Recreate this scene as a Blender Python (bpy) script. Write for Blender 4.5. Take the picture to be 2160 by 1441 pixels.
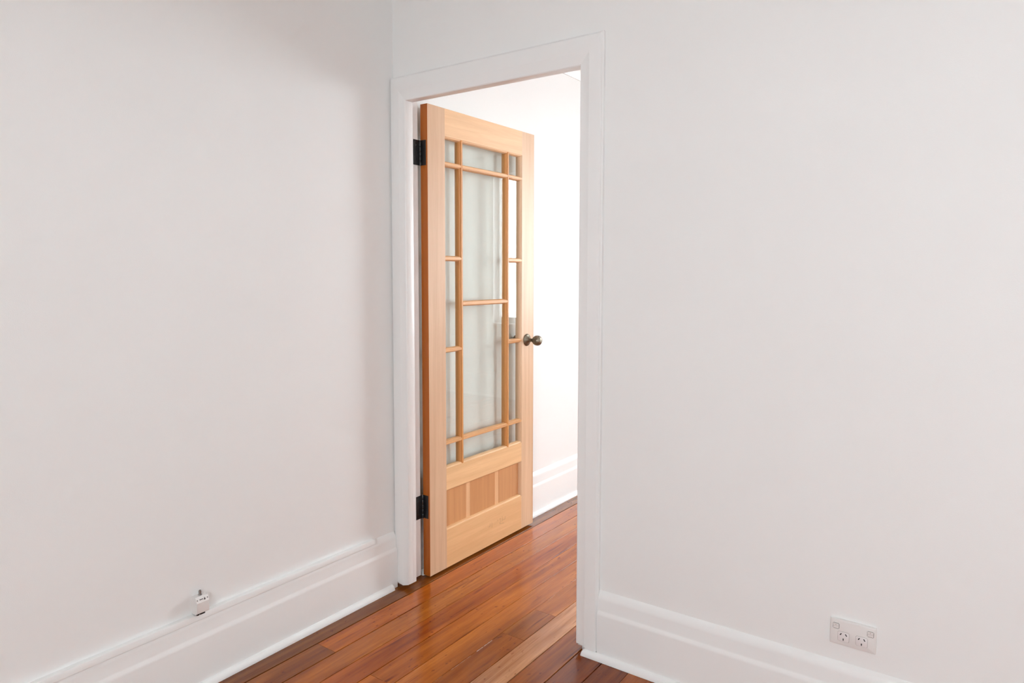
import bpy, bmesh, math, random
from mathutils import Matrix, Vector

random.seed(7)
scene = bpy.context.scene
for o in list(bpy.data.objects):
    bpy.data.objects.remove(o)
COL = scene.collection
R = math.radians

# ------------------------------------------------------------------ camera
F_PX, CY_PX = 1454.5, 676.1
YAW, PITCH, ROLL = R(35.293), R(3.8885), R(0.0773)
CAM_H = 1.31
fw = Vector((-math.sin(YAW) * math.cos(PITCH), math.cos(YAW) * math.cos(PITCH), -math.sin(PITCH)))
rt0 = Vector((math.cos(YAW), math.sin(YAW), 0))
up0 = rt0.cross(fw)
rt = rt0 * math.cos(ROLL) + up0 * math.sin(ROLL)
up = up0 * math.cos(ROLL) - rt0 * math.sin(ROLL)
cam_d = bpy.data.cameras.new('camera')
cam = bpy.data.objects.new('camera', cam_d)
COL.objects.link(cam)
cam_d.sensor_fit = 'HORIZONTAL'
cam_d.sensor_width = 36.0
cam_d.lens = 36.0 * F_PX / 2160.0
cam_d.shift_y = -(720.5 - CY_PX) / 2160.0
cam_d.clip_start = 0.02
cam.matrix_world = Matrix(((rt.x, up.x, -fw.x, 0), (rt.y, up.y, -fw.y, 0), (rt.z, up.z, -fw.z, CAM_H), (0, 0, 0, 1)))
scene.camera = cam

# ------------------------------------------------------------------ sky, exposure
SKY = 22.3
world = bpy.data.worlds.new('overcast_sky')
scene.world = world
world.use_nodes = True
wb = world.node_tree.nodes['Background']
wb.inputs['Color'].default_value = (0.905, 0.967, 1.025, 1)
wb.inputs['Strength'].default_value = SKY
vs = scene.view_settings
vs.view_transform = 'Standard'
vs.look = 'None'
vs.gamma = 1.0
vs.use_curve_mapping = False
vs.exposure = 0.0
scene.cycles.use_denoising = True
scene.cycles.max_bounces = 7
scene.cycles.diffuse_bounces = 5
scene.cycles.glossy_bounces = 4
scene.cycles.use_adaptive_sampling = True
scene.cycles.adaptive_threshold = 0.10
scene.cycles.adaptive_min_samples = 16
scene.cycles.transparent_max_bounces = 10
scene.cycles.sample_clamp_indirect = 8.0
scene.cycles.caustics_reflective = False

# ------------------------------------------------------------------ dimensions
XW = -2.033          # left wall face, runs through both rooms
XR = 2.0             # right walls
YB = -2.2            # back wall of the front room
YW, YW2 = 2.04, 2.135  # the wall with the doorway: front and far faces
YF = 5.834           # far wall of the next room
ZC = 2.52            # ceilings
T = 0.12
OXL, OXR, OZ = -2.012, -1.142, 2.05   # rough opening of the doorway

WIN_FAR = (-0.74, 0.427, 0.79, 2.34)       # next room, far wall (x0, x1, z0, z1)
WIN_SIDE = (2.20, 2.66, 0.60, 2.26)          # next room, right wall (y0, y1, z0, z1)
WIN_BACK = (0.15, 1.30, 0.79, 2.26)          # front room, back wall (x0, x1, z0, z1)


def portal(name, loc, rot, w, h):
    d = bpy.data.lights.new(name, 'AREA')
    d.shape = 'RECTANGLE'
    d.size, d.size_y = w, h
    d.cycles.is_portal = True
    o = bpy.data.objects.new(name, d)
    COL.objects.link(o)
    o.location, o.rotation_euler = loc, rot
    return o


# light portals: they only guide the sampling of the sky through the window openings
a0, a1, b0, b1 = WIN_FAR
portal('sky_portal', ((a0 + a1) / 2, YF + T + .01, (b0 + b1) / 2), (R(-90), 0, 0), a1 - a0, b1 - b0)
a0, a1, b0, b1 = WIN_SIDE
portal('sky_portal', (XR + T + .01, (a0 + a1) / 2, (b0 + b1) / 2), (0, R(90), 0), b1 - b0, a1 - a0)
a0, a1, b0, b1 = WIN_BACK
portal('sky_portal', ((a0 + a1) / 2, YB - T - .01, (b0 + b1) / 2), (R(90), 0, 0), a1 - a0, b1 - b0)


# ------------------------------------------------------------------ materials
def new_mat(name):
    m = bpy.data.materials.new(name)
    m.use_nodes = True
    nt = m.node_tree
    return m, nt, nt.nodes['Principled BSDF']


def nd(nt, t, **kw):
    n = nt.nodes.new(t)
    for k, v in kw.items():
        setattr(n, k, v)
    return n


def paint(name, col, rough, bump=0.0, scale=400.0, mottle=0.02, big=0.0):
    m, nt, b = new_mat(name)
    L = nt.links.new
    geo = nd(nt, 'ShaderNodeNewGeometry')
    n1 = nd(nt, 'ShaderNodeTexNoise')
    n1.inputs['Scale'].default_value = 2.3
    n1.inputs['Detail'].default_value = 0
    L(geo.outputs['Position'], n1.inputs['Vector'])
    mx = nd(nt, 'ShaderNodeMix', data_type='RGBA')
    mx.inputs['A'].default_value = tuple(c * (1 - mottle) for c in col) + (1,)
    mx.inputs['B'].default_value = tuple(min(1, c * (1 + mottle)) for c in col) + (1,)
    L(n1.outputs['Fac'], mx.inputs['Factor'])
    L(mx.outputs['Result'], b.inputs['Base Color'])
    b.inputs['Roughness'].default_value = rough
    if bump:
        n2 = nd(nt, 'ShaderNodeTexNoise')
        n2.inputs['Scale'].default_value = scale
        n2.inputs['Detail'].default_value = 0
        L(geo.outputs['Position'], n2.inputs['Vector'])
        bp = nd(nt, 'ShaderNodeBump')
        bp.inputs['Strength'].default_value = bump
        bp.inputs['Distance'].default_value = 0.001
        L(n2.outputs['Fac'], bp.inputs['Height'])
        out = bp
        if big:
            n3 = nd(nt, 'ShaderNodeTexNoise')
            n3.inputs['Scale'].default_value = 18
            n3.inputs['Detail'].default_value = 3
            L(geo.outputs['Position'], n3.inputs['Vector'])
            bp2 = nd(nt, 'ShaderNodeBump')
            bp2.inputs['Strength'].default_value = big
            bp2.inputs['Distance'].default_value = 0.004
            L(n3.outputs['Fac'], bp2.inputs['Height'])
            L(bp.outputs['Normal'], bp2.inputs['Normal'])
            out = bp2
        L(out.outputs['Normal'], b.inputs['Normal'])
    return m


def plain(name, col, rough=0.5, metal=0.0, var=0.08, scale=60.0):
    m, nt, b = new_mat(name)
    L = nt.links.new
    geo = nd(nt, 'ShaderNodeNewGeometry')
    n1 = nd(nt, 'ShaderNodeTexNoise')
    n1.inputs['Scale'].default_value = scale
    n1.inputs['Detail'].default_value = 4
    L(geo.outputs['Position'], n1.inputs['Vector'])
    mx = nd(nt, 'ShaderNodeMix', data_type='RGBA')
    mx.inputs['A'].default_value = tuple(c * (1 - var) for c in col) + (1,)
    mx.inputs['B'].default_value = tuple(min(1, c * (1 + var)) for c in col) + (1,)
    L(n1.outputs['Fac'], mx.inputs['Factor'])
    L(mx.outputs['Result'], b.inputs['Base Color'])
    b.inputs['Roughness'].default_value = rough
    b.inputs['Metallic'].default_value = metal
    return m


def wood(name, stretch, rough, coat=0.0, flecks=0.0, contrast=0.3, bump=0.05, wavy=0.0, scratches=()):
    """Timber: the object's own colour times long grain streaks; stretch = texture scale along x, y, z."""
    m, nt, b = new_mat(name)
    L = nt.links.new
    geo = nd(nt, 'ShaderNodeNewGeometry')
    oi = nd(nt, 'ShaderNodeObjectInfo')
    mul = nd(nt, 'ShaderNodeMath', operation='MULTIPLY')
    mul.inputs[1].default_value = 37.0
    L(oi.outputs['Random'], mul.inputs[0])
    add = nd(nt, 'ShaderNodeVectorMath', operation='ADD')
    L(geo.outputs['Position'], add.inputs[0])
    L(mul.outputs[0], add.inputs[1])
    mp = nd(nt, 'ShaderNodeMapping')
    mp.inputs['Scale'].default_value = stretch
    L(add.outputs[0], mp.inputs['Vector'])

    def noise(scale, detail, dist=0.0, rough_=0.5):
        n = nd(nt, 'ShaderNodeTexNoise')
        n.inputs['Scale'].default_value = scale
        n.inputs['Detail'].default_value = detail
        n.inputs['Distortion'].default_value = dist
        n.inputs['Roughness'].default_value = rough_
        L(mp.outputs['Vector'], n.inputs['Vector'])
        return n

    def ramp(src, p0, p1, v0, v1):
        r = nd(nt, 'ShaderNodeMapRange')
        r.inputs['From Min'].default_value = p0
        r.inputs['From Max'].default_value = p1
        r.inputs['To Min'].default_value = v0
        r.inputs['To Max'].default_value = v1
        L(src, r.inputs['Value'])
        return r.outputs['Result']

    def prod(a, c):
        q = nd(nt, 'ShaderNodeMath', operation='MULTIPLY')
        L(a, q.inputs[0])
        L(c, q.inputs[1])
        return q.outputs[0]

    broad = noise(1.0, 3, 0.6)
    fine = noise(7.0, 5, 0.3, 0.6)
    f = prod(ramp(broad.outputs['Fac'], 0.3, 0.7, 1 - contrast, 1 + contrast * .55),
             ramp(fine.outputs['Fac'], 0.3, 0.7, 1 - contrast * .45, 1 + contrast * .3))
    if flecks:
        fl = noise(2.2, 2, 0.0)
        f = prod(f, ramp(fl.outputs['Fac'], 0.64, 0.74, 1.0, 1 - flecks))
        sp = nd(nt, 'ShaderNodeTexNoise')
        sp.inputs['Scale'].default_value = 75
        sp.inputs['Detail'].default_value = 1
        mp2 = nd(nt, 'ShaderNodeMapping')
        mp2.inputs['Scale'].default_value = (1.0, 0.45, 1.0)
        L(add.outputs[0], mp2.inputs['Vector'])
        L(mp2.outputs['Vector'], sp.inputs['Vector'])
        patch = nd(nt, 'ShaderNodeTexNoise')
        patch.inputs['Scale'].default_value = 4.0
        L(add.outputs[0], patch.inputs['Vector'])
        mn = nd(nt, 'ShaderNodeMath', operation='ADD')
        L(sp.outputs['Fac'], mn.inputs[0])
        L(ramp(patch.outputs['Fac'], 0.4, 0.65, -0.06, 0.06), mn.inputs[1])
        f = prod(f, ramp(mn.outputs[0], 0.71, 0.78, 1.0, 0.45))
    # darker streaks are also redder: raise to different powers per channel
    sep = nd(nt, 'ShaderNodeSeparateColor')
    L(oi.outputs['Color'], sep.inputs[0])
    com = nd(nt, 'ShaderNodeCombineColor')
    for ch, pw in (('Red', 0.7), ('Green', 1.0), ('Blue', 1.25)):
        p = nd(nt, 'ShaderNodeMath', operation='POWER')
        L(f, p.inputs[0])
        p.inputs[1].default_value = pw
        L(prod(p.outputs[0], sep.outputs[ch]), com.inputs[ch])
    colour = com.outputs[0]
    if scratches:
        sx = nd(nt, 'ShaderNodeSeparateXYZ')
        L(geo.outputs['Position'], sx.inputs[0])
        wob = nd(nt, 'ShaderNodeTexNoise')
        wob.inputs['Scale'].default_value = 60
        L(geo.outputs['Position'], wob.inputs['Vector'])
        total = None
        for (x, y0, y1, w, k) in scratches:
            cx = nd(nt, 'ShaderNodeMath', operation='COMPARE')
            L(sx.outputs['X'], cx.inputs[0])
            cx.inputs[1].default_value = x
            cx.inputs[2].default_value = w
            cy = nd(nt, 'ShaderNodeMath', operation='COMPARE')
            L(sx.outputs['Y'], cy.inputs[0])
            cy.inputs[1].default_value = (y0 + y1) / 2
            cy.inputs[2].default_value = (y1 - y0) / 2
            q = prod(cx.outputs[0], cy.outputs[0])
            s = nd(nt, 'ShaderNodeMath', operation='MULTIPLY')
            L(q, s.inputs[0])
            s.inputs[1].default_value = k
            q = prod(s.outputs[0], ramp(wob.outputs['Fac'], .38, .55, .25, 1.0))
            if total is None:
                total = q
            else:
                a = nd(nt, 'ShaderNodeMath', operation='MAXIMUM')
                L(total, a.inputs[0])
                L(q, a.inputs[1])
                total = a.outputs[0]
        mx = nd(nt, 'ShaderNodeMix', data_type='RGBA')
        L(total, mx.inputs['Factor'])
        L(colour, mx.inputs['A'])
        mx.inputs['B'].default_value = (0.72, 0.52, 0.38, 1)
        colour = mx.outputs['Result']
    L(colour, b.inputs['Base Color'])
    b.inputs['Roughness'].default_value = rough
    b.inputs['Coat Weight'].default_value = coat
    b.inputs['Coat Roughness'].default_value = 0.12
    if bump:
        bp = nd(nt, 'ShaderNodeBump')
        bp.inputs['Strength'].default_value = bump
        bp.inputs['Distance'].default_value = 0.002
        L(fine.outputs['Fac'], bp.inputs['Height'])
        last = bp
        if wavy:
            nw = nd(nt, 'ShaderNodeTexNoise')
            nw.inputs['Scale'].default_value = 9
            nw.inputs['Detail'].default_value = 1
            L(geo.outputs['Position'], nw.inputs['Vector'])
            b2 = nd(nt, 'ShaderNodeBump')
            b2.inputs['Strength'].default_value = wavy
            b2.inputs['Distance'].default_value = 0.004
            L(nw.outputs['Fac'], b2.inputs['Height'])
            L(bp.outputs['Normal'], b2.inputs['Normal'])
            last = b2
        L(last.outputs['Normal'], b.inputs['Normal'])
        if coat:
            L(last.outputs['Normal'], b.inputs['Coat Normal'])
    return m


def glass(name, tint):
    """Thin clear sheet: straight-through transmission and a Fresnel mirror reflection at each face."""
    m = bpy.data.materials.new(name)
    m.use_nodes = True
    nt = m.node_tree
    nt.nodes.clear()
    L = nt.links.new
    out = nd(nt, 'ShaderNodeOutputMaterial')
    mix = nd(nt, 'ShaderNodeMixShader')
    fr = nd(nt, 'ShaderNodeFresnel')
    fr.inputs['IOR'].default_value = 1.5
    tr = nd(nt, 'ShaderNodeBsdfTransparent')
    tr.inputs['Color'].default_value = tint + (1,)
    gl = nd(nt, 'ShaderNodeBsdfGlossy')
    gl.inputs['Roughness'].default_value = 0.0
    # both faces use the outside Fresnel: flip the normal back on the inside
    geo = nd(nt, 'ShaderNodeNewGeometry')
    val = nd(nt, 'ShaderNodeMath', operation='MULTIPLY_ADD')
    val.inputs[1].default_value = 1 / 1.5 - 1.5
    val.inputs[2].default_value = 1.5
    inv = nd(nt, 'ShaderNodeMath', operation='MULTIPLY')
    inv.inputs[1].default_value = 1.0
    L(geo.outputs['Backfacing'], inv.inputs[0])
    # Fresnel inverts the IOR by itself on back faces, so hand it the reciprocal there
    L(inv.outputs[0], val.inputs[0])
    L(val.outputs[0], fr.inputs['IOR'])
    L(fr.outputs[0], mix.inputs[0])
    L(tr.outputs[0], mix.inputs[1])
    L(gl.outputs[0], mix.inputs[2])
    L(mix.outputs[0], out.inputs['Surface'])
    return m


M = {}
M['wall'] = paint('wall_paint', (0.862, 0.864, 0.854), 0.62, 0.10, 420, 0.012)
M['ceil'] = paint('ceiling_paint', (0.88, 0.88, 0.87), 0.8)
M['trim'] = paint('trim_gloss_paint', (0.868, 0.871, 0.862), 0.34, 0.10, 40, 0.01)
M['exterior'] = paint('exterior_render', (0.55, 0.54, 0.52), 0.9)
M['ground'] = paint('pale_paving', (0.42, 0.42, 0.40), 0.9, 0.0, 30, 0.15)
M['subfloor'] = plain('dark_gap', (0.018, 0.011, 0.007), 0.9)
SCR = ((-1.5345, 1.722, 1.832, 0.0009, 0.55), (-1.4345, 1.817, 1.906, 0.0014, 0.8), (-1.4345, 1.677, 1.785, 0.0008, 0.5),
       (-1.4365, 1.603, 1.639, 0.001, 0.5), (-1.436, 2.281, 2.333, 0.001, 0.6), (-1.529, 1.60, 1.70, 0.0006, 0.3))
M['floor'] = wood('varnished_floorboard', (22, 1.3, 1), 0.19, 0.0, 0.7, 0.5, 0.06, 0.10, SCR)
M['stile'] = wood('door_timber_upright', (45, 45, 1.6), 0.42, 0.0, 0.0, 0.12, 0.02)
M['rail'] = wood('door_timber_level', (45, 1.6, 45), 0.42, 0.0, 0.0, 0.12, 0.02)
M['glass'] = glass('door_glass', (0.965, 0.985, 0.972))
M['wglass'] = glass('window_glass', (0.98, 0.99, 0.985))
M['black'] = plain('black_hinge_enamel', (0.008, 0.008, 0.009), 0.38, 0.0, 0.5)
M['steel'] = plain('worn_steel', (0.42, 0.42, 0.41), 0.32, 1.0)
M['bronze'] = plain('aged_brass', (0.20, 0.17, 0.125), 0.36, 0.85, 0.35, 90)
M['plastic'] = plain('white_plastic', (0.80, 0.775, 0.755), 0.32, 0.0, 0.01)
M['plastic2'] = plain('socket_plastic', (0.80, 0.755, 0.745), 0.35, 0.0, 0.01)
M['slot'] = plain('socket_slot_black', (0.008, 0.006, 0.006), 0.7)
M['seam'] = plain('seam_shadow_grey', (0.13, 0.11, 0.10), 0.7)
M['dot'] = plain('switch_marker', (0.45, 0.30, 0.26), 0.5)
M['print'] = plain('dark_print', (0.03, 0.025, 0.03), 0.6)
M['pencil'] = plain('pencil_graphite', (0.33, 0.20, 0.11), 0.6)


# ------------------------------------------------------------------ helpers
def link(o, mat=None, parent=None, color=None):
    COL.objects.link(o)
    if mat is not None and o.type == 'MESH' and not o.data.materials:
        o.data.materials.append(mat)
    if parent is not None:
        o.parent = parent
        o.matrix_parent_inverse = parent_inv(parent)
    if color:
        o.color = tuple(color) + (1,)
    return o


def parent_inv(p):
    m = Matrix.Identity(4)
    chain = []
    while p:
        chain.append(p)
        p = p.parent
    for q in reversed(chain):
        m = m @ q.matrix_parent_inverse @ q.matrix_basis if q.parent else q.matrix_basis.copy()
    return m.inverted()


def smooth(me, ang=40):
    for p in me.polygons:
        p.use_smooth = True
    me.set_sharp_from_angle(angle=R(ang))


def from_bm(name, bm, mat, parent=None, color=None, sm=None):
    bmesh.ops.recalc_face_normals(bm, faces=bm.faces)
    me = bpy.data.meshes.new(name)
    bm.to_mesh(me)
    bm.free()
    if sm:
        smooth(me, sm)
    return link(bpy.data.objects.new(name, me), mat, parent, color)


def bm_box(bm, x0, x1, y0, y1, z0, z1, bev=0.0, seg=2):
    r = bmesh.ops.create_cube(bm, size=1.0)
    for v in r['verts']:
        v.co = Vector((x0 + (v.co.x + .5) * (x1 - x0), y0 + (v.co.y + .5) * (y1 - y0), z0 + (v.co.z + .5) * (z1 - z0)))
    if bev:
        es = list({e for v in r['verts'] for e in v.link_edges})
        bmesh.ops.bevel(bm, geom=es, offset=bev, segments=seg, affect='EDGES', profile=0.5)


def box(name, x0, x1, y0, y1, z0, z1, mat, parent=None, bev=0.0, color=None, seg=2):
    bm = bmesh.new()
    bm_box(bm, x0, x1, y0, y1, z0, z1, bev, seg)
    return from_bm(name, bm, mat, parent, color, 40 if bev else None)


def prism(bm, pts, axis, a, b):
    """Extrude the closed 2D outline pts along an axis; pts are the two remaining coordinates in x, y, z order.
    a and b may be callables of the outline point, for mitred or shaped ends."""
    fa = a if callable(a) else (lambda p: a)
    fb = b if callable(b) else (lambda p: b)

    def mk(p, t):
        if axis == 'x':
            return Vector((t, p[0], p[1]))
        if axis == 'y':
            return Vector((p[0], t, p[1]))
        return Vector((p[0], p[1], t))
    va = [bm.verts.new(mk(p, fa(p))) for p in pts]
    vb = [bm.verts.new(mk(p, fb(p))) for p in pts]
    n = len(pts)
    for i in range(n):
        j = (i + 1) % n
        bm.faces.new((va[i], va[j], vb[j], vb[i]))
    bm.faces.new(va)
    bm.faces.new(vb[::-1])


def prism_obj(name, pts, axis, a, b, mat, parent=None, color=None, sm=35):
    bm = bmesh.new()
    prism(bm, pts, axis, a, b)
    return from_bm(name, bm, mat, parent, color, sm)


def lathe(bm, prof, base, direction, seg=32):
    """Turn (radius, along) points about an axis starting at base."""
    d = Vector(direction).normalized()
    u = d.orthogonal().normalized()
    w = d.cross(u)
    rings = []
    for r, t in prof:
        c = Vector(base) + d * t
        if r < 1e-6:
            rings.append([bm.verts.new(c)])
        else:
            rings.append([bm.verts.new(c + (u * math.cos(2 * math.pi * k / seg) + w * math.sin(2 * math.pi * k / seg)) * r) for k in range(seg)])
    for A, B in zip(rings, rings[1:]):
        for k in range(seg):
            l = (k + 1) % seg
            if len(A) == 1 and len(B) == 1:
                continue
            if len(A) == 1:
                bm.faces.new((A[0], B[k], B[l]))
            elif len(B) == 1:
                bm.faces.new((A[k], A[l], B[0]))
            else:
                bm.faces.new((A[k], A[l], B[l], B[k]))


def lathe_obj(name, prof, base, direction, mat, parent=None, seg=32, sm=50):
    bm = bmesh.new()
    lathe(bm, prof, base, direction, seg)
    return from_bm(name, bm, mat, parent, None, sm)


def rounded(cx, cy, w, h, r, n=5):
    pts = []
    for k, (sx, sy) in enumerate(((1, 1), (-1, 1), (-1, -1), (1, -1))):
        for i in range(n + 1):
            a = R(90 * k + 90 * i / n)
            pts.append((cx + sx * (w / 2 - r) + r * math.cos(a), cy + sy * (h / 2 - r) + r * math.sin(a)))
    return pts


def empty(name, loc):
    o = bpy.data.objects.new(name, None)
    o.location = loc
    o.empty_display_size = 0.1
    COL.objects.link(o)
    return o


def tag(o, label=None, cat=None, group=None, kind=None):
    if label:
        o['label'] = label
    if cat:
        o['category'] = cat
    if group:
        o['group'] = group
    if kind:
        o['kind'] = kind
    return o


def slab_with_holes(name, axis, t0, t1, u0, u1, z0, z1, holes, mat):
    """Wall slab with openings. axis 'x' means the wall is normal to x (u runs along y)."""
    us = sorted({u0, u1} | {h[0] for h in holes} | {h[1] for h in holes})
    zs = sorted({z0, z1} | {h[2] for h in holes} | {h[3] for h in holes})
    bm = bmesh.new()
    cell = {}
    for i in range(len(us) - 1):
        for j in range(len(zs) - 1):
            uc, zc = (us[i] + us[i + 1]) / 2, (zs[j] + zs[j + 1]) / 2
            cell[i, j] = not any(h[0] < uc < h[1] and h[2] < zc < h[3] for h in holes)
    V = {}

    def vert(i, j, t):
        k = (i, j, t)
        if k not in V:
            V[k] = bm.verts.new((t, us[i], zs[j]) if axis == 'x' else (us[i], t, zs[j]))
        return V[k]
    for (i, j), solid in cell.items():
        if not solid:
            continue
        for t in (t0, t1):
            bm.faces.new((vert(i, j, t), vert(i + 1, j, t), vert(i + 1, j + 1, t), vert(i, j + 1, t)))
        for (di, dj, A, B) in ((-1, 0, (i, j), (i, j + 1)), (1, 0, (i + 1, j), (i + 1, j + 1)), (0, -1, (i, j), (i + 1, j)), (0, 1, (i, j + 1), (i + 1, j + 1))):
            if not cell.get((i + di, j + dj), False):
                bm.faces.new((vert(*A, t0), vert(*B, t0), vert(*B, t1), vert(*A, t1)))
    return from_bm(name, bm, mat)


# ------------------------------------------------------------------ room shell
S = 'structure'
tag(slab_with_holes('wall_left', 'x', XW - T, XW, YB - T, YF + T, 0, ZC, [], M['wall']),
    'long plain off-white wall on the left of the doorway', 'wall', kind=S)
tag(slab_with_holes('wall_door', 'y', YW, YW2, XW, XR, 0, ZC, [(OXL, OXR, 0.0, OZ)], M['wall']),
    'off-white wall with the doorway and the power outlet', 'wall', kind=S)
tag(slab_with_holes('wall_right', 'x', XR, XR + T, YB - T, YW2 - .055, 0, ZC, [], M['wall']),
    'plain off-white wall out of view on the right', 'wall', kind=S)
tag(slab_with_holes('wall_next_room_right', 'x', XR, XR + T, YW2 - .055, YF + T, 0, ZC, [WIN_SIDE], M['wall']),
    'off-white right hand wall of the next room', 'wall', kind=S)
tag(slab_with_holes('wall_back', 'y', YB - T, YB, XW, XR, 0, ZC, [WIN_BACK], M['wall']),
    'off-white window wall behind the viewer', 'wall', kind=S)
tag(slab_with_holes('wall_next_room_far', 'y', YF, YF + T, XW, XR, 0, ZC, [WIN_FAR], M['wall']),
    'far wall of the next room, mirrored in the door glass', 'wall', kind=S)
tag(box('ceiling', XW - T, XR + T, YB - T, YF + T, ZC, ZC + .1, M['ceil']), 'flat white ceiling over both rooms', 'ceiling', kind=S)
tag(box('ground', -9, 9, -9, 13, -0.75, -0.6, M['ground']), 'pale paved ground outside the windows', 'ground', kind=S)

# floor: dark base with single boards on top
floor = tag(box('floor', XW - T, XR + T, YB - T, YF + T, -0.12, -0.019, M['subfloor']), 'glossy orange-brown timber floor of long narrow boards', 'floor', kind=S)
BW, X1 = 0.0979, -1.927
TONE = {
    -1: (0.205, 0.092, 0.043), 0: (0.43, 0.165, 0.044), 1: (0.42, 0.185, 0.062), 2: (0.385, 0.135, 0.038), 3: (0.42, 0.170, 0.052),
    4: (0.44, 0.190, 0.068), 5: (0.30, 0.115, 0.042), 6: (0.56, 0.41, 0.62), 7: (0.34, 0.135, 0.055), 8: (0.235, 0.075, 0.028), 9: (0.19, 0.058, 0.022),  # palest strip: sapwood tan, with the washed-out reflection also put into its colour
}
JOINT = {0: [-0.35, 1.53, 4.9], 1: [0.4, 3.7], 2: [0.9, 4.2], 3: [-0.9, 1.506, 5.0], 4: [0.2, 3.4], 5: [0.1, 1.972, 2.185, 4.6], 6: [-0.4, 3.9],
         7: [0.7, 2.9], 8: [1.1, 4.4], -1: [0.0, 3.35]}
PIECE = {(0, 1): (0.29, 0.125, 0.050), (5, 2): (0.33, 0.145, 0.065), (5, 3): (0.40, 0.175, 0.068), (0, 2): (0.45, 0.175, 0.045)}
GAP = {-1: 0.0026, 0: 0.0022, 1: 0.0013, 2: 0.0017, 3: 0.0013, 4: 0.0008, 5: 0.0011, 6: 0.0018, 7: 0.0018, 8: 0.0016}
nstrip = int((XR - X1) / BW) + 1
for k in range(-1, nstrip):
    x0 = max(X1 + (k) * BW, XW) if k >= 0 else XW
    x1 = min(X1 + (k + 1) * BW, XR)
    if k == -1:
        x0, x1 = XW, X1
    if x1 - x0 < .01:
        continue
    ys = [YB] + JOINT.get(k, sorted(random.uniform(YB + .6, YF - .6) for _ in range(2))) + [YF]
    for j in range(len(ys) - 1):
        g1 = GAP.get(k, 0.0007)
        g0 = GAP.get(k - 1, 0.0007)
        tone = PIECE.get((k, j), TONE.get(k))
        if tone is None:
            t = random.uniform(.8, 1.15)
            tone = (0.36 * t, 0.13 * t * random.uniform(.9, 1.1), 0.045 * t)
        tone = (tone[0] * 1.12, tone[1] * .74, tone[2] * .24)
        tilt = random.uniform(-.00012, .00012)
        c = 0.0004
        pts = [(x0 + g0, -.019), (x1 - g1, -.019), (x1 - g1, -c + tilt), (x1 - g1 - c, tilt), (x0 + g0 + c, -tilt), (x0 + g0, -c - tilt)]
        prism_obj('floorboard', pts, 'y', ys[j] + (.0006 if j else 0), ys[j + 1] - (.0006 if j < len(ys) - 2 else 0), M['floor'], floor, tone, None)

# ------------------------------------------------------------------ skirtings
SK = [(0.0, 0.0), (0.021, 0.0), (0.0215, 0.153), (0.0205, 0.160), (0.0165, 0.167), (0.0150, 0.172), (0.0140, 0.205), (0.0128, 0.213), (0.0085, 0.223), (0.003, 0.232), (0.0, 0.234)]
QD = [(0.0, 0.0)] + [(0.017 * math.cos(R(a)), 0.021 * math.sin(R(a))) for a in range(0, 91, 15)]


def skirting(name, label, face, side, along, a, b, qa=None, qb=None):
    """face = wall coordinate; side = +1/-1 into the room; along = 'x' or 'y'."""
    root = empty(name, (face, (a + b) / 2, 0) if along == 'y' else ((a + b) / 2, face, 0))
    tag(root, label, 'baseboard', kind=S)
    prism_obj('skirting_board', [(face + side * d, z) for d, z in SK], along, a, b, M['trim'], root, None, 30)
    prism_obj('shoe_moulding', [(face + side * (d + .0208), z + .0006) for d, z in QD], along, a if qa is None else qa, b if qb is None else qb, M['trim'], root, None, 30)
    return root


skirting('baseboard_left', 'white moulded skirting board along the left wall below the cable trunking', XW, 1, 'y', YB, 2.016, None, 1.984)
skirting('baseboard_right', 'white moulded skirting board below the power outlet', YW, -1, 'x', -1.0735, XR, (lambda p: -1.128 + (YW - p[0] - .021) * -.0 + (.017 - (YW - .0208 - p[0])) * .55), None)
skirting('baseboard_next_room', 'bright white skirting board beyond the open door', XW, 1, 'y', YW2 + .02, YF)
skirting('baseboard_next_room_far', 'white skirting on the far wall of the next room', YF, -1, 'x', XW + .04, XR)
skirting('baseboard_next_room_right', 'white skirting on the right wall of the next room', XR, -1, 'y', YW2, YF - .04)
skirting('baseboard_front_right', 'white skirting out of view on the right', XR, -1, 'y', YB, YW - .04)
skirting('baseboard_back', 'white skirting behind the viewer', YB, 1, 'x', XW + .04, XR - .04)

# cornices
CV = [(0.0, 2.42), (0.006, 2.42), (0.008, 2.432), (0.020, 2.452), (0.040, 2.480), (0.066, 2.502), (0.085, 2.510), (0.088, 2.5199), (0.0, 2.5199)]
for i, (lab, face, side, al, a, b) in enumerate((
        ('white cove cornice at the top of the left wall', XW, 1, 'y', YB, YW),
        ('white cove cornice high on the next room wall, above the open door', XW, 1, 'y', YW2, YF),
        ('white cove cornice above the doorway wall', YW, -1, 'x', XW, XR),
        ('white cove cornice on the far wall of the next room', YF, -1, 'x', XW, XR))):
    tag(prism_obj('trim_%d' % (i + 2), [(face + side * d, z) for d, z in CV], al, a, b, M['trim'], None, None, 30), lab, 'cornice', kind=S)

# ------------------------------------------------------------------ doorway lining and architrave
CIL, CIR, CIZ = -1.948, -1.1570, 1.992     # inner edges of the architrave
COL_, COR, COZ = XW, -1.0735, 2.092
CP = [(0.0, 0.0), (0.0, .0165), (.02, .0195), (.05, .021), (.37, .0212), (.40, .0222), (.43, .0230), (.86, .0232), (.91, .0222), (.945, .0190), (.965, .0150), (1.0, .0130), (1.0, 0.0)]
tr = tag(empty('trim_1', (-1.55, YW, 0)), 'white painted door architrave and lining around the open doorway', 'door frame', kind=S)


def leg(xi, xo, bottom, wall_y, side, zi=CIZ, zo=COZ, name='architrave_leg'):
    bm = bmesh.new()
    pts = [(xi + f * (xo - xi), wall_y + side * t) for f, t in CP]
    fr = lambda p: (p[0] - xi) / (xo - xi)
    prism(bm, pts, 'z', lambda p: bottom(fr(p)), lambda p: zi + fr(p) * (zo - zi))
    return from_bm(name, bm, M['trim'], tr, None, 30)


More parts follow.
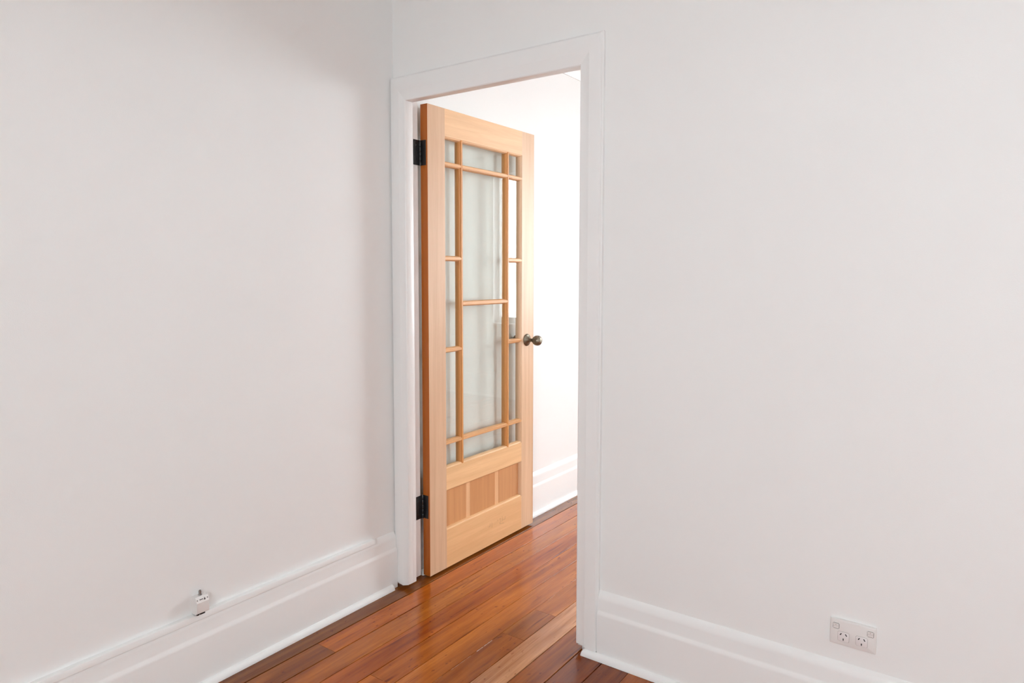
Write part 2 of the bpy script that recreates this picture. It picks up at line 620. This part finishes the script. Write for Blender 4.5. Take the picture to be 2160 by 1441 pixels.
def head(xil, xir, xol, xor_, wall_y, side, zi=CIZ, zo=COZ):
    bm = bmesh.new()
    pts = [(wall_y + side * t, zi + f * (zo - zi)) for f, t in CP]
    fr = lambda p: (p[1] - zi) / (zo - zi)
    prism(bm, pts, 'x', lambda p: xil + fr(p) * (xol - xil), lambda p: xir + fr(p) * (xor_ - xir))
    return from_bm('architrave_head', bm, M['trim'], tr, None, 30)


leg(CIL, COL_, lambda f: .013 + .022 * abs(2 * f - .9) ** 3.2 * .8, YW, -1)
leg(CIR, COR, lambda f: .026 - .010 * f + .006 * math.sin(f * 21), YW, -1)
head(CIL, CIR, COL_, COR, YW, -1)
leg(-1.140, -1.05, lambda f: .0, YW2, 1, 2.045, 2.145)
head(-2.030, -1.140, -2.031, -1.05, YW2, 1, 2.045, 2.145)
# lining boards and door stops
box('jamb_lining', OXL, -1.990, YW + .0005, YW2, .012, OZ, M['trim'], tr, .0015)
box('jamb_lining', -1.160, OXR, YW + .0005, YW2, .012, OZ, M['trim'], tr, .0015)
box('head_lining', -1.990, -1.160, YW + .0005, YW2, 2.032, OZ, M['trim'], tr, .0015)
box('door_stop', -1.9905, -1.9525, YW - .012, YW + .0275, .020, 2.032, M['trim'], tr, .002)
box('door_stop', -1.1605, -1.1585, YW, YW + .0275, .020, 2.012, M['trim'], tr, .0005)
box('head_stop', -1.9525, -1.1600, YW - .010, YW + .0265, 1.9930, 2.0325, M['trim'], tr, .002)

# ------------------------------------------------------------------ the glazed timber door
DX, DB = -1.950, -1.988            # front and back faces
DY0, DY1, DZ0, DZ1 = 2.150, 2.945, 0.010, 2.007
SY0, SY1 = 2.259, 2.839            # inner edges of the stiles
G0, G1, P0, P1 = 0.456, 1.892, 0.180, 0.361
door = tag(empty('door_1', (-1.97, DY0, 0)), 'pale timber door with fourteen glass panes, standing open in the doorway', 'door', kind=S)
ST = [(0.0, 0.0), (0.0012, 0.0024), (0.0034, 0.0030), (0.0052, 0.0046), (0.0070, 0.0078), (0.0086, 0.0114), (0.0094, 0.0155)]  # sticking: (across, depth)
TH = DX - DB


def edge_profile(edge, sgn):
    """outline points (across, x) of a moulded edge that grows outwards by sgn, front to back."""
    front = [(edge + sgn * u, DX - d) for u, d in ST]
    back = [(edge + sgn * u, DB + d) for u, d in reversed(ST)]
    return front + back


LT = (0.78, 0.485, 0.265)
stile_c = [(0.64, 0.42, 0.27), (0.70, 0.47, 0.30)]
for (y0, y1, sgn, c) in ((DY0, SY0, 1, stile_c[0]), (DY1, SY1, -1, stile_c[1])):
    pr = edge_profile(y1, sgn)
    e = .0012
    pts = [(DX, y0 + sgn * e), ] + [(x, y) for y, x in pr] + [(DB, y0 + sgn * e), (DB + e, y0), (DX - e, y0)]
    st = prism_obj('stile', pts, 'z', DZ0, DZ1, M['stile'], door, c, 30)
    # thin strip on the outer edge of the stile, shade put into its colour
    tag(box('shade_tinted_edge', DB + .0004, DX - .0004, min(y0 - sgn * .0006, y0 + sgn * .002), max(y0 - sgn * .0006, y0 + sgn * .002), DZ0 + .0004, DZ1 - .0004, M['stile'], st, .0003, (0.42, 0.11, 0.010)),
        'timber stile edge with its shade painted in dark orange')


def rail(z0, z1, lo, hi, c):
    pts = []
    pts += [(DB, z0), (DX, z0)] if not lo else [(x, z) for z, x in reversed(edge_profile(z0, -1))]
    pts += [(DX, z1), (DB, z1)] if not hi else [(x, z) for z, x in edge_profile(z1, 1)]
    return prism_obj('rail', pts, 'y', SY0, SY1, M['rail'], door, c, 30)


rail(G1, DZ1, True, False, (0.80, 0.515, 0.295))
rail(P1, G0, True, True, (0.78, 0.49, 0.255))
rb = rail(DZ0, P0, False, True, (0.75, 0.45, 0.225))
# glazing bars: thin flat face, moulded both sides, front and back
BAR = [(0.0048, 0.0), (0.0050, 0.0036), (0.0072, 0.0040), (0.0090, 0.0062), (0.0104, 0.0096), (0.0114, 0.0130), (0.0118, 0.0155)]


def bar(centre, axis, a, b, c):
    fr = [(centre + u, DX - .0006 - d) for u, d in BAR] + [(centre + u, DB + .0006 + d) for u, d in reversed(BAR)]
    bk = [(centre - u, DB + .0006 + d) for u, d in BAR] + [(centre - u, DX - .0006 - d) for u, d in reversed(BAR)]
    pts = [(x, q) for q, x in fr + bk]
    return prism_obj('glazing_bar', pts, axis, a, b, M['stile'] if axis == 'z' else M['rail'], door, c, 30)


V1, V2 = 2.3725, 2.7235
for v in (V1, V2):
    bar(v, 'z', G0, G1, (0.62, 0.28, 0.085))  # same timber, tinted deeper: shade of the away-facing sides is in the colour
HZ_ALL = (1.777, 0.5685)
for z in HZ_ALL:
    for a, b in ((SY0, V1 - .0056), (V1 + .0056, V2 - .0056), (V2 + .0056, SY1)):
        bar(z, 'y', a, b, (0.70, 0.38, 0.17))
for z in (1.375, 0.976):
    for a, b in ((SY0, V1 - .0056), (V2 + .0056, SY1)):
        bar(z, 'y', a, b, (0.70, 0.38, 0.17))
bar(1.176, 'y', V1 + .0056, V2 - .0056, (0.70, 0.38, 0.17))
# panes
GX0, GX1 = -1.9708, -1.9672
side_z = [G0, 0.5685, 0.976, 1.375, 1.777, G1]
mid_z = [G0, 0.5685, 1.176, 1.777, G1]
for (a, b, zs) in ((SY0, V1, side_z), (V1, V2, mid_z), (V2, SY1, side_z)):
    for z0, z1 in zip(zs, zs[1:]):
        box('glass_pane', GX0, GX1, a + .006, b - .006, z0 + .006, z1 - .006, M['glass'], door)
# lower panel of edge-jointed boards
cuts = [SY0 - .004, 2.4125, 2.4405, 2.634, 2.6605, SY1 + .004]
pc = [(0.60, 0.30, 0.130), (0.76, 0.46, 0.25), (0.58, 0.285, 0.12), (0.75, 0.45, 0.24), (0.57, 0.285, 0.125)]
for i in range(5):
    a, b = cuts[i], cuts[i + 1]
    prism_obj('panel_board', [(-1.9735, a), (-1.9735, b), (-1.9650, b - .0), (-1.9646, b - .0006), (-1.9646, a + .0006), (-1.9650, a)], 'z', P0 - .004, P1 + .004, M['stile'], door, pc[i], None)
# faint pencil marks on the bottom rail
STROKES = [[(2.5748, 0.1173), (2.5748, 0.1034), (2.5713, 0.1001), (2.5644, 0.1017)], [(2.5888, 0.1164), (2.5902, 0.0901)], [(2.6349, 0.1178), (2.6367, 0.1086)],
           [(2.6492, 0.1136), (2.6592, 0.1172), (2.6592, 0.1018), (2.6529, 0.0906), (2.6894, 0.0851)], [(2.6728, 0.1242), (2.6747, 0.1027), (2.6692, 0.0989)],
           [(2.6747, 0.1027), (2.6894, 0.1039), (2.6986, 0.1012), (2.6976, 0.1169)]]
bm = bmesh.new()
for s in STROKES:
    for p, q in zip(s, s[1:]):
        d = Vector((q[0] - p[0], q[1] - p[1]))
        n = Vector((-d.y, d.x)).normalized() * .0006
        quad = [(p[0] + n.x, p[1] + n.y), (q[0] + n.x, q[1] + n.y), (q[0] - n.x, q[1] - n.y), (p[0] - n.x, p[1] - n.y)]
        prism(bm, quad, 'x', DX - .0002, DX + .00012)
tag(from_bm('pencil_mark', bm, M['pencil'], rb), 'faint pencil scribble on the pale bottom rail')

# hinges
PX, PY = -1.9905, 2.1455
for (z0, z1) in ((1.757, 1.860), (0.262, 0.362)):
    h = box('hinge', PX + .001, DX - .0075, DY0 - .0022, DY0 + .0004, z0, z1, M['black'], door, .0004)     # leaf on the door edge
    tag(h, 'black steel butt hinge')
    box('hinge_leaf', PX + .0005, PX + .0030, PY - .038, PY - .0015, z0, z1, M['black'], h, .0004)        # leaf on the lining
    zz = [z0 + (z1 - z0) * i / 5 for i in range(6)]
    for i in range(5):
        lathe_obj('hinge_knuckle', [(0, 0), (.0046, 0), (.0050, .0006), (.0050, (z1 - z0) / 5 - .0014), (.0046, (z1 - z0) / 5 - .0008), (0, (z1 - z0) / 5 - .0008)],
                  (PX + .0045, PY - .0015, zz[i]), (0, 0, 1), M['black'], h, 16)
    lathe_obj('hinge_pin', [(0, 0), (.0022, 0), (.0022, z1 - z0 + .005), (0, z1 - z0 + .005)], (PX + .0045, PY - .0015, z0 - .0025), (0, 0, 1), M['steel'], h, 12)
    for q in (.2, .5, .8):
        lathe_obj('hinge_screw', [(0, 0), (.0032, 0), (.0026, .0007), (0, .0008)], (PX + .0030, PY - .024 + .006 * (q == .5), z0 + (z1 - z0) * q), (1, 0, 0), M['black'], h, 12)

# knob
KY, KZ = 2.884, 0.975
kb = lathe_obj('door_knob', [(0, .085), (.0095, .0848), (.0145, .0838), (.0165, .0825), (.0172, .0815), (.0180, .0815), (.0225, .0775), (.0252, .0705), (.0258, .0630), (.0245, .0550), (.0205, .0475), (.0150, .0415), (.0105, .0370), (.0085, .0330), (.0082, .0280), (.0095, .0220), (.0105, .0180), (0.0, .0180)],
               (DX, KY, KZ), (1, 0, 0), M['bronze'], door, 40)
tag(kb, 'round aged brass door knob')
lathe_obj('rosette', [(0, 0), (.0305, 0), (.0308, .0015), (.0295, .0048), (.0250, .0072), (.0190, .0088), (.0140, .0125), (.0115, .0180), (.0105, .0215), (0, .0215)], (DX, KY, KZ), (1, 0, 0), M['bronze'], kb, 40)
kb2 = lathe_obj('door_knob', [(0, .038), (.010, .0378), (.017, .036), (.021, .031), (.022, .026), (.019, .020), (.012, .016), (.009, .012), (0, .012)], (DB, KY, KZ), (-1, 0, 0), M['bronze'], door, 32)
lathe_obj('rosette', [(0, 0), (.030, 0), (.030, .002), (.026, .005), (.014, .009), (.010, .014), (0, .014)], (DB, KY, KZ), (-1, 0, 0), M['bronze'], kb2, 32)
box('latch_plate', -1.980, -1.958, DY1 - .0005, DY1 + .0012, KZ - .03, KZ + .03, M['steel'], door)

# ------------------------------------------------------------------ windows
def window(idx, label, axis, face, out, rect, trimw=.05):
    """axis = wall normal; face = inner wall face; out = +1/-1 outward direction."""
    u0, u1, z0, z1 = rect
    root = tag(empty('window_%d' % idx, (face, (u0 + u1) / 2, z0) if axis == 'x' else ((u0 + u1) / 2, face, z0)), label, 'window', kind=S)

    def B(name, ua, ub, va, vb, za, zb, mat, bev=.002, parent=root):
        v0, v1 = sorted((face + out * va, face + out * vb))
        if axis == 'x':
            return box(name, v0, v1, ua, ub, za, zb, mat, parent, bev)
        return box(name, ua, ub, v0, v1, za, zb, mat, parent, bev)
    w = trimw
    B('window_casing', u0 - w, u0 + .004, -.018, .004, z0 - .01, z1 + w, M['trim'])
    B('window_casing', u1 - .004, u1 + w, -.018, .004, z0 - .01, z1 + w, M['trim'])
    B('window_casing', u0 + .004, u1 - .004, -.018, .004, z1 - .004, z1 + w, M['trim'])
    B('window_sill', u0 - w - .04, u1 + w + .04, -.045, .07, z0 - .025, z0 - .001, M['trim'], .004)
    f = .024
    B('sash_stile', u0, u0 + f, .070, .105, z0, z1, M['trim'])
    B('sash_stile', u1 - f, u1, .070, .105, z0, z1, M['trim'])
    B('sash_rail', u0 + f, u1 - f, .070, .105, z0, z0 + .06, M['trim'])
    B('sash_rail', u0 + f, u1 - f, .070, .105, z1 - f, z1, M['trim'])
    if u1 - u0 > 1.5:
        for q in (1, 2):
            um = u0 + (u1 - u0) * q / 3
            B('mullion', um - .03, um + .03, .066, .108, z0 + .06, z1 - f, M['trim'])
    B('window_pane', u0 + f - .004, u1 - f + .004, .086, .089, z0 + .056, z1 - f + .004, M['wglass'], 0)
    return root


window(1, 'bright white framed window mirrored in the door glass', 'y', YF, 1, WIN_FAR)
window(2, 'white framed side window of the next room', 'x', XR, 1, WIN_SIDE)
window(3, 'white framed window behind the viewer', 'y', YB, -1, WIN_BACK)

# ------------------------------------------------------------------ cable trunking on the left wall
ct = tag(empty('cable_trunking', (XW, 1.0, .22)), 'slim white cable trunking strip resting on the left skirting board', 'trunking')
TZ0, TZ1, TX = .2205, .2405, XW + .0190
prism_obj('trunking_cover', [(XW, TZ0), (TX - .001, TZ0), (TX, TZ0 + .001), (TX, TZ1 - .003), (TX - .0012, TZ1 - .0008), (TX - .003, TZ1), (XW, TZ1)], 'y', YB, 1.893, M["wall"], ct, None, 30)
prism_obj('trunking_end_cap', [(XW, TZ0 - .0003), (TX + .0004, TZ0 - .0003), (TX + .0006, TZ1 - .002), (TX - .002, TZ1 + .0005), (XW, TZ1 + .0005)], 'y', 1.8932, 1.897, M["wall"], ct, None, 30)

# aerial junction box sitting on the trunking
jb = tag(empty('junction_box', (XW, 1.152, .2405)), 'small white aerial junction box on top of the cable trunking', 'junction box')
JY0, JY1, JZ0, JZ1 = 1.1325, 1.1735, .2435, .2985
JP = [(XW, JZ0), (XW + .022, JZ0), (XW + .0295, JZ0 + .004), (XW + .0310, JZ0 + .008), (XW + .0310, JZ1 - .017), (XW + .0295, JZ1 - .0145), (XW + .0255, JZ1 - .0035), (XW + .0225, JZ1), (XW, JZ1)]
prism_obj('box_body', JP, 'y', JY0, JY1, M['plastic'], jb, None, 25)
cn = lathe_obj('aerial_connector', [(0, 0), (.0058, 0), (.0058, .003), (.0044, .0034), (.0044, .0140), (.0036, .0146), (.0034, .0150), (0, .0120)], (XW + .0125, 1.1545, JZ1), (0, 0, 1), M['steel'], jb, 20)
lathe_obj('connector_core', [(0, 0), (.0019, 0), (.0019, .0006), (0, .0006)], (XW + .0125, 1.1545, JZ1 + .0140), (0, 0, 1), M['slot'], cn, 12)


def on_band(y, t, h=.0006):
    """point on the tilted upper front band, t from 0 (bottom) to 1 (top)."""
    a, b_ = Vector((XW + .0295, y, JZ1 - .0145)), Vector((XW + .0255, y, JZ1 - .0035))
    return a.lerp(b_, t) + Vector((.94, 0, .34)) * h


bm = bmesh.new()
for y in (1.1365, 1.1700):
    lathe(bm, [(0, -.0004), (.0017, -.0004), (.0015, .0004), (0, .0004)], on_band(y, .5, 0), (.94, 0, .34), 12)
for (ya, yb, ta, tb) in ((1.1440, 1.1475, .38, .62), (1.1480, 1.1515, .40, .60), (1.1520, 1.1545, .40, .66)):
    q = [on_band(ya, ta), on_band(yb, ta), on_band(yb, tb), on_band(ya, tb)]
    bm.faces.new([bm.verts.new(p) for p in q])
bm.faces.new([bm.verts.new(p) for p in (on_band(1.1568, .2), on_band(1.1632, .2), on_band(1.1612, .85))])
tag(from_bm('printed_mark', bm, M['print'], jb), 'dark printed dots, dashes and arrow')
for (ya, yb) in ((1.1350, 1.1425), (1.1455, 1.1620)):
    box('cable_grommet', XW + .006, XW + .027, ya, yb, TZ1 + .0005, JZ0 + .0030, M['slot'], jb, .001)

# ------------------------------------------------------------------ double power outlet
PXc, PZc, PWd, PHt = -0.2925, 0.3205, 0.1150, 0.0720
po = tag(empty('power_outlet', (PXc, YW, PZc)), 'white double power outlet with two switches low on the right wall', 'power outlet')


def face_stack(name, cx, cz, layers, mat, parent, r, n=4, sm=30):
    """stack of rounded outlines (width, height, distance from wall) closed at the front."""
    bm = bmesh.new()
    rings = []
    for (w, h, d) in layers:
        rings.append([bm.verts.new((x, YW - d, z)) for x, z in rounded(cx, cz, w, h, min(r, w / 2.1, h / 2.1), n)])
    for A, B in zip(rings, rings[1:]):
        for i in range(len(A)):
            j = (i + 1) % len(A)
            bm.faces.new((A[i], A[j], B[j], B[i]))
    bm.faces.new(rings[-1])
    bm.faces.new(rings[0][::-1])
    return from_bm(name, bm, mat, parent, None, sm)


plate = face_stack('outlet_plate', PXc, PZc, [(PWd, PHt, .0), (PWd, PHt, .0060), (PWd - .0012, PHt - .0012, .0075), (PWd - .0090, PHt - .0090, .0092)], M['plastic'], po, .0022)
FD = .0092


def uv(u, v):
    return PXc - PWd / 2 + u * PWd, PZc + PHt / 2 - v * PHt


for (u, v) in ((.133, .265), (.877, .263)):
    cx, cz = uv(u, v)
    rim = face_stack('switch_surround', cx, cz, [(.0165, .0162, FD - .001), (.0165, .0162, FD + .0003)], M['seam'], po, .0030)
    bm = bmesh.new()
    w, h = .0146, .0144
    pts = [(YW - FD, cz - h / 2), (YW - FD, cz + h / 2), (YW - FD - .0042, cz + h / 2 - .0004), (YW - FD - .0036, cz + h / 2 - .0055), (YW - FD - .0016, cz - .0006), (YW - FD - .0012, cz - h / 2 + .0004)]
    prism(bm, pts, 'x', cx - w / 2, cx + w / 2)
    sw = from_bm('rocker_switch', bm, M['plastic'], po, None, 20)
    lathe_obj('switch_marker', [(0, 0), (.0010, 0), (.0010, .0003), (0, .0003)], (cx, YW - FD - .0040, cz + h / 2 - .0024), (0, -1, 0), M['dot'], sw, 10)
for (u, v) in ((.300, .640), (.694, .638)):
    cx, cz = uv(u, v)
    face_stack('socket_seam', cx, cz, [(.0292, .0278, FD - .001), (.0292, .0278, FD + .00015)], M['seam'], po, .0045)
    sk = face_stack('socket_face', cx, cz, [(.0284, .0270, FD - .001), (.0284, .0270, FD + .0007), (.0276, .0262, FD + .0010)], M['plastic2'], po, .0042)
    for (dx, dz, ang, ln) in ((-.0067, .0066, -33, .0062), (.0067, .0066, 33, .0066), (0.0, -.0072, 0, .0060)):
        bm = bmesh.new()
        bm_box(bm, -.0012, .0012, -.0002, .0002, -ln / 2, ln / 2)
        bmesh.ops.rotate(bm, verts=bm.verts, matrix=Matrix.Rotation(R(-ang), 3, 'Y'))
        bmesh.ops.translate(bm, verts=bm.verts, vec=(cx + dx, YW - FD - .0011, cz + dz))
        from_bm('pin_slot', bm, M['slot'], sk)
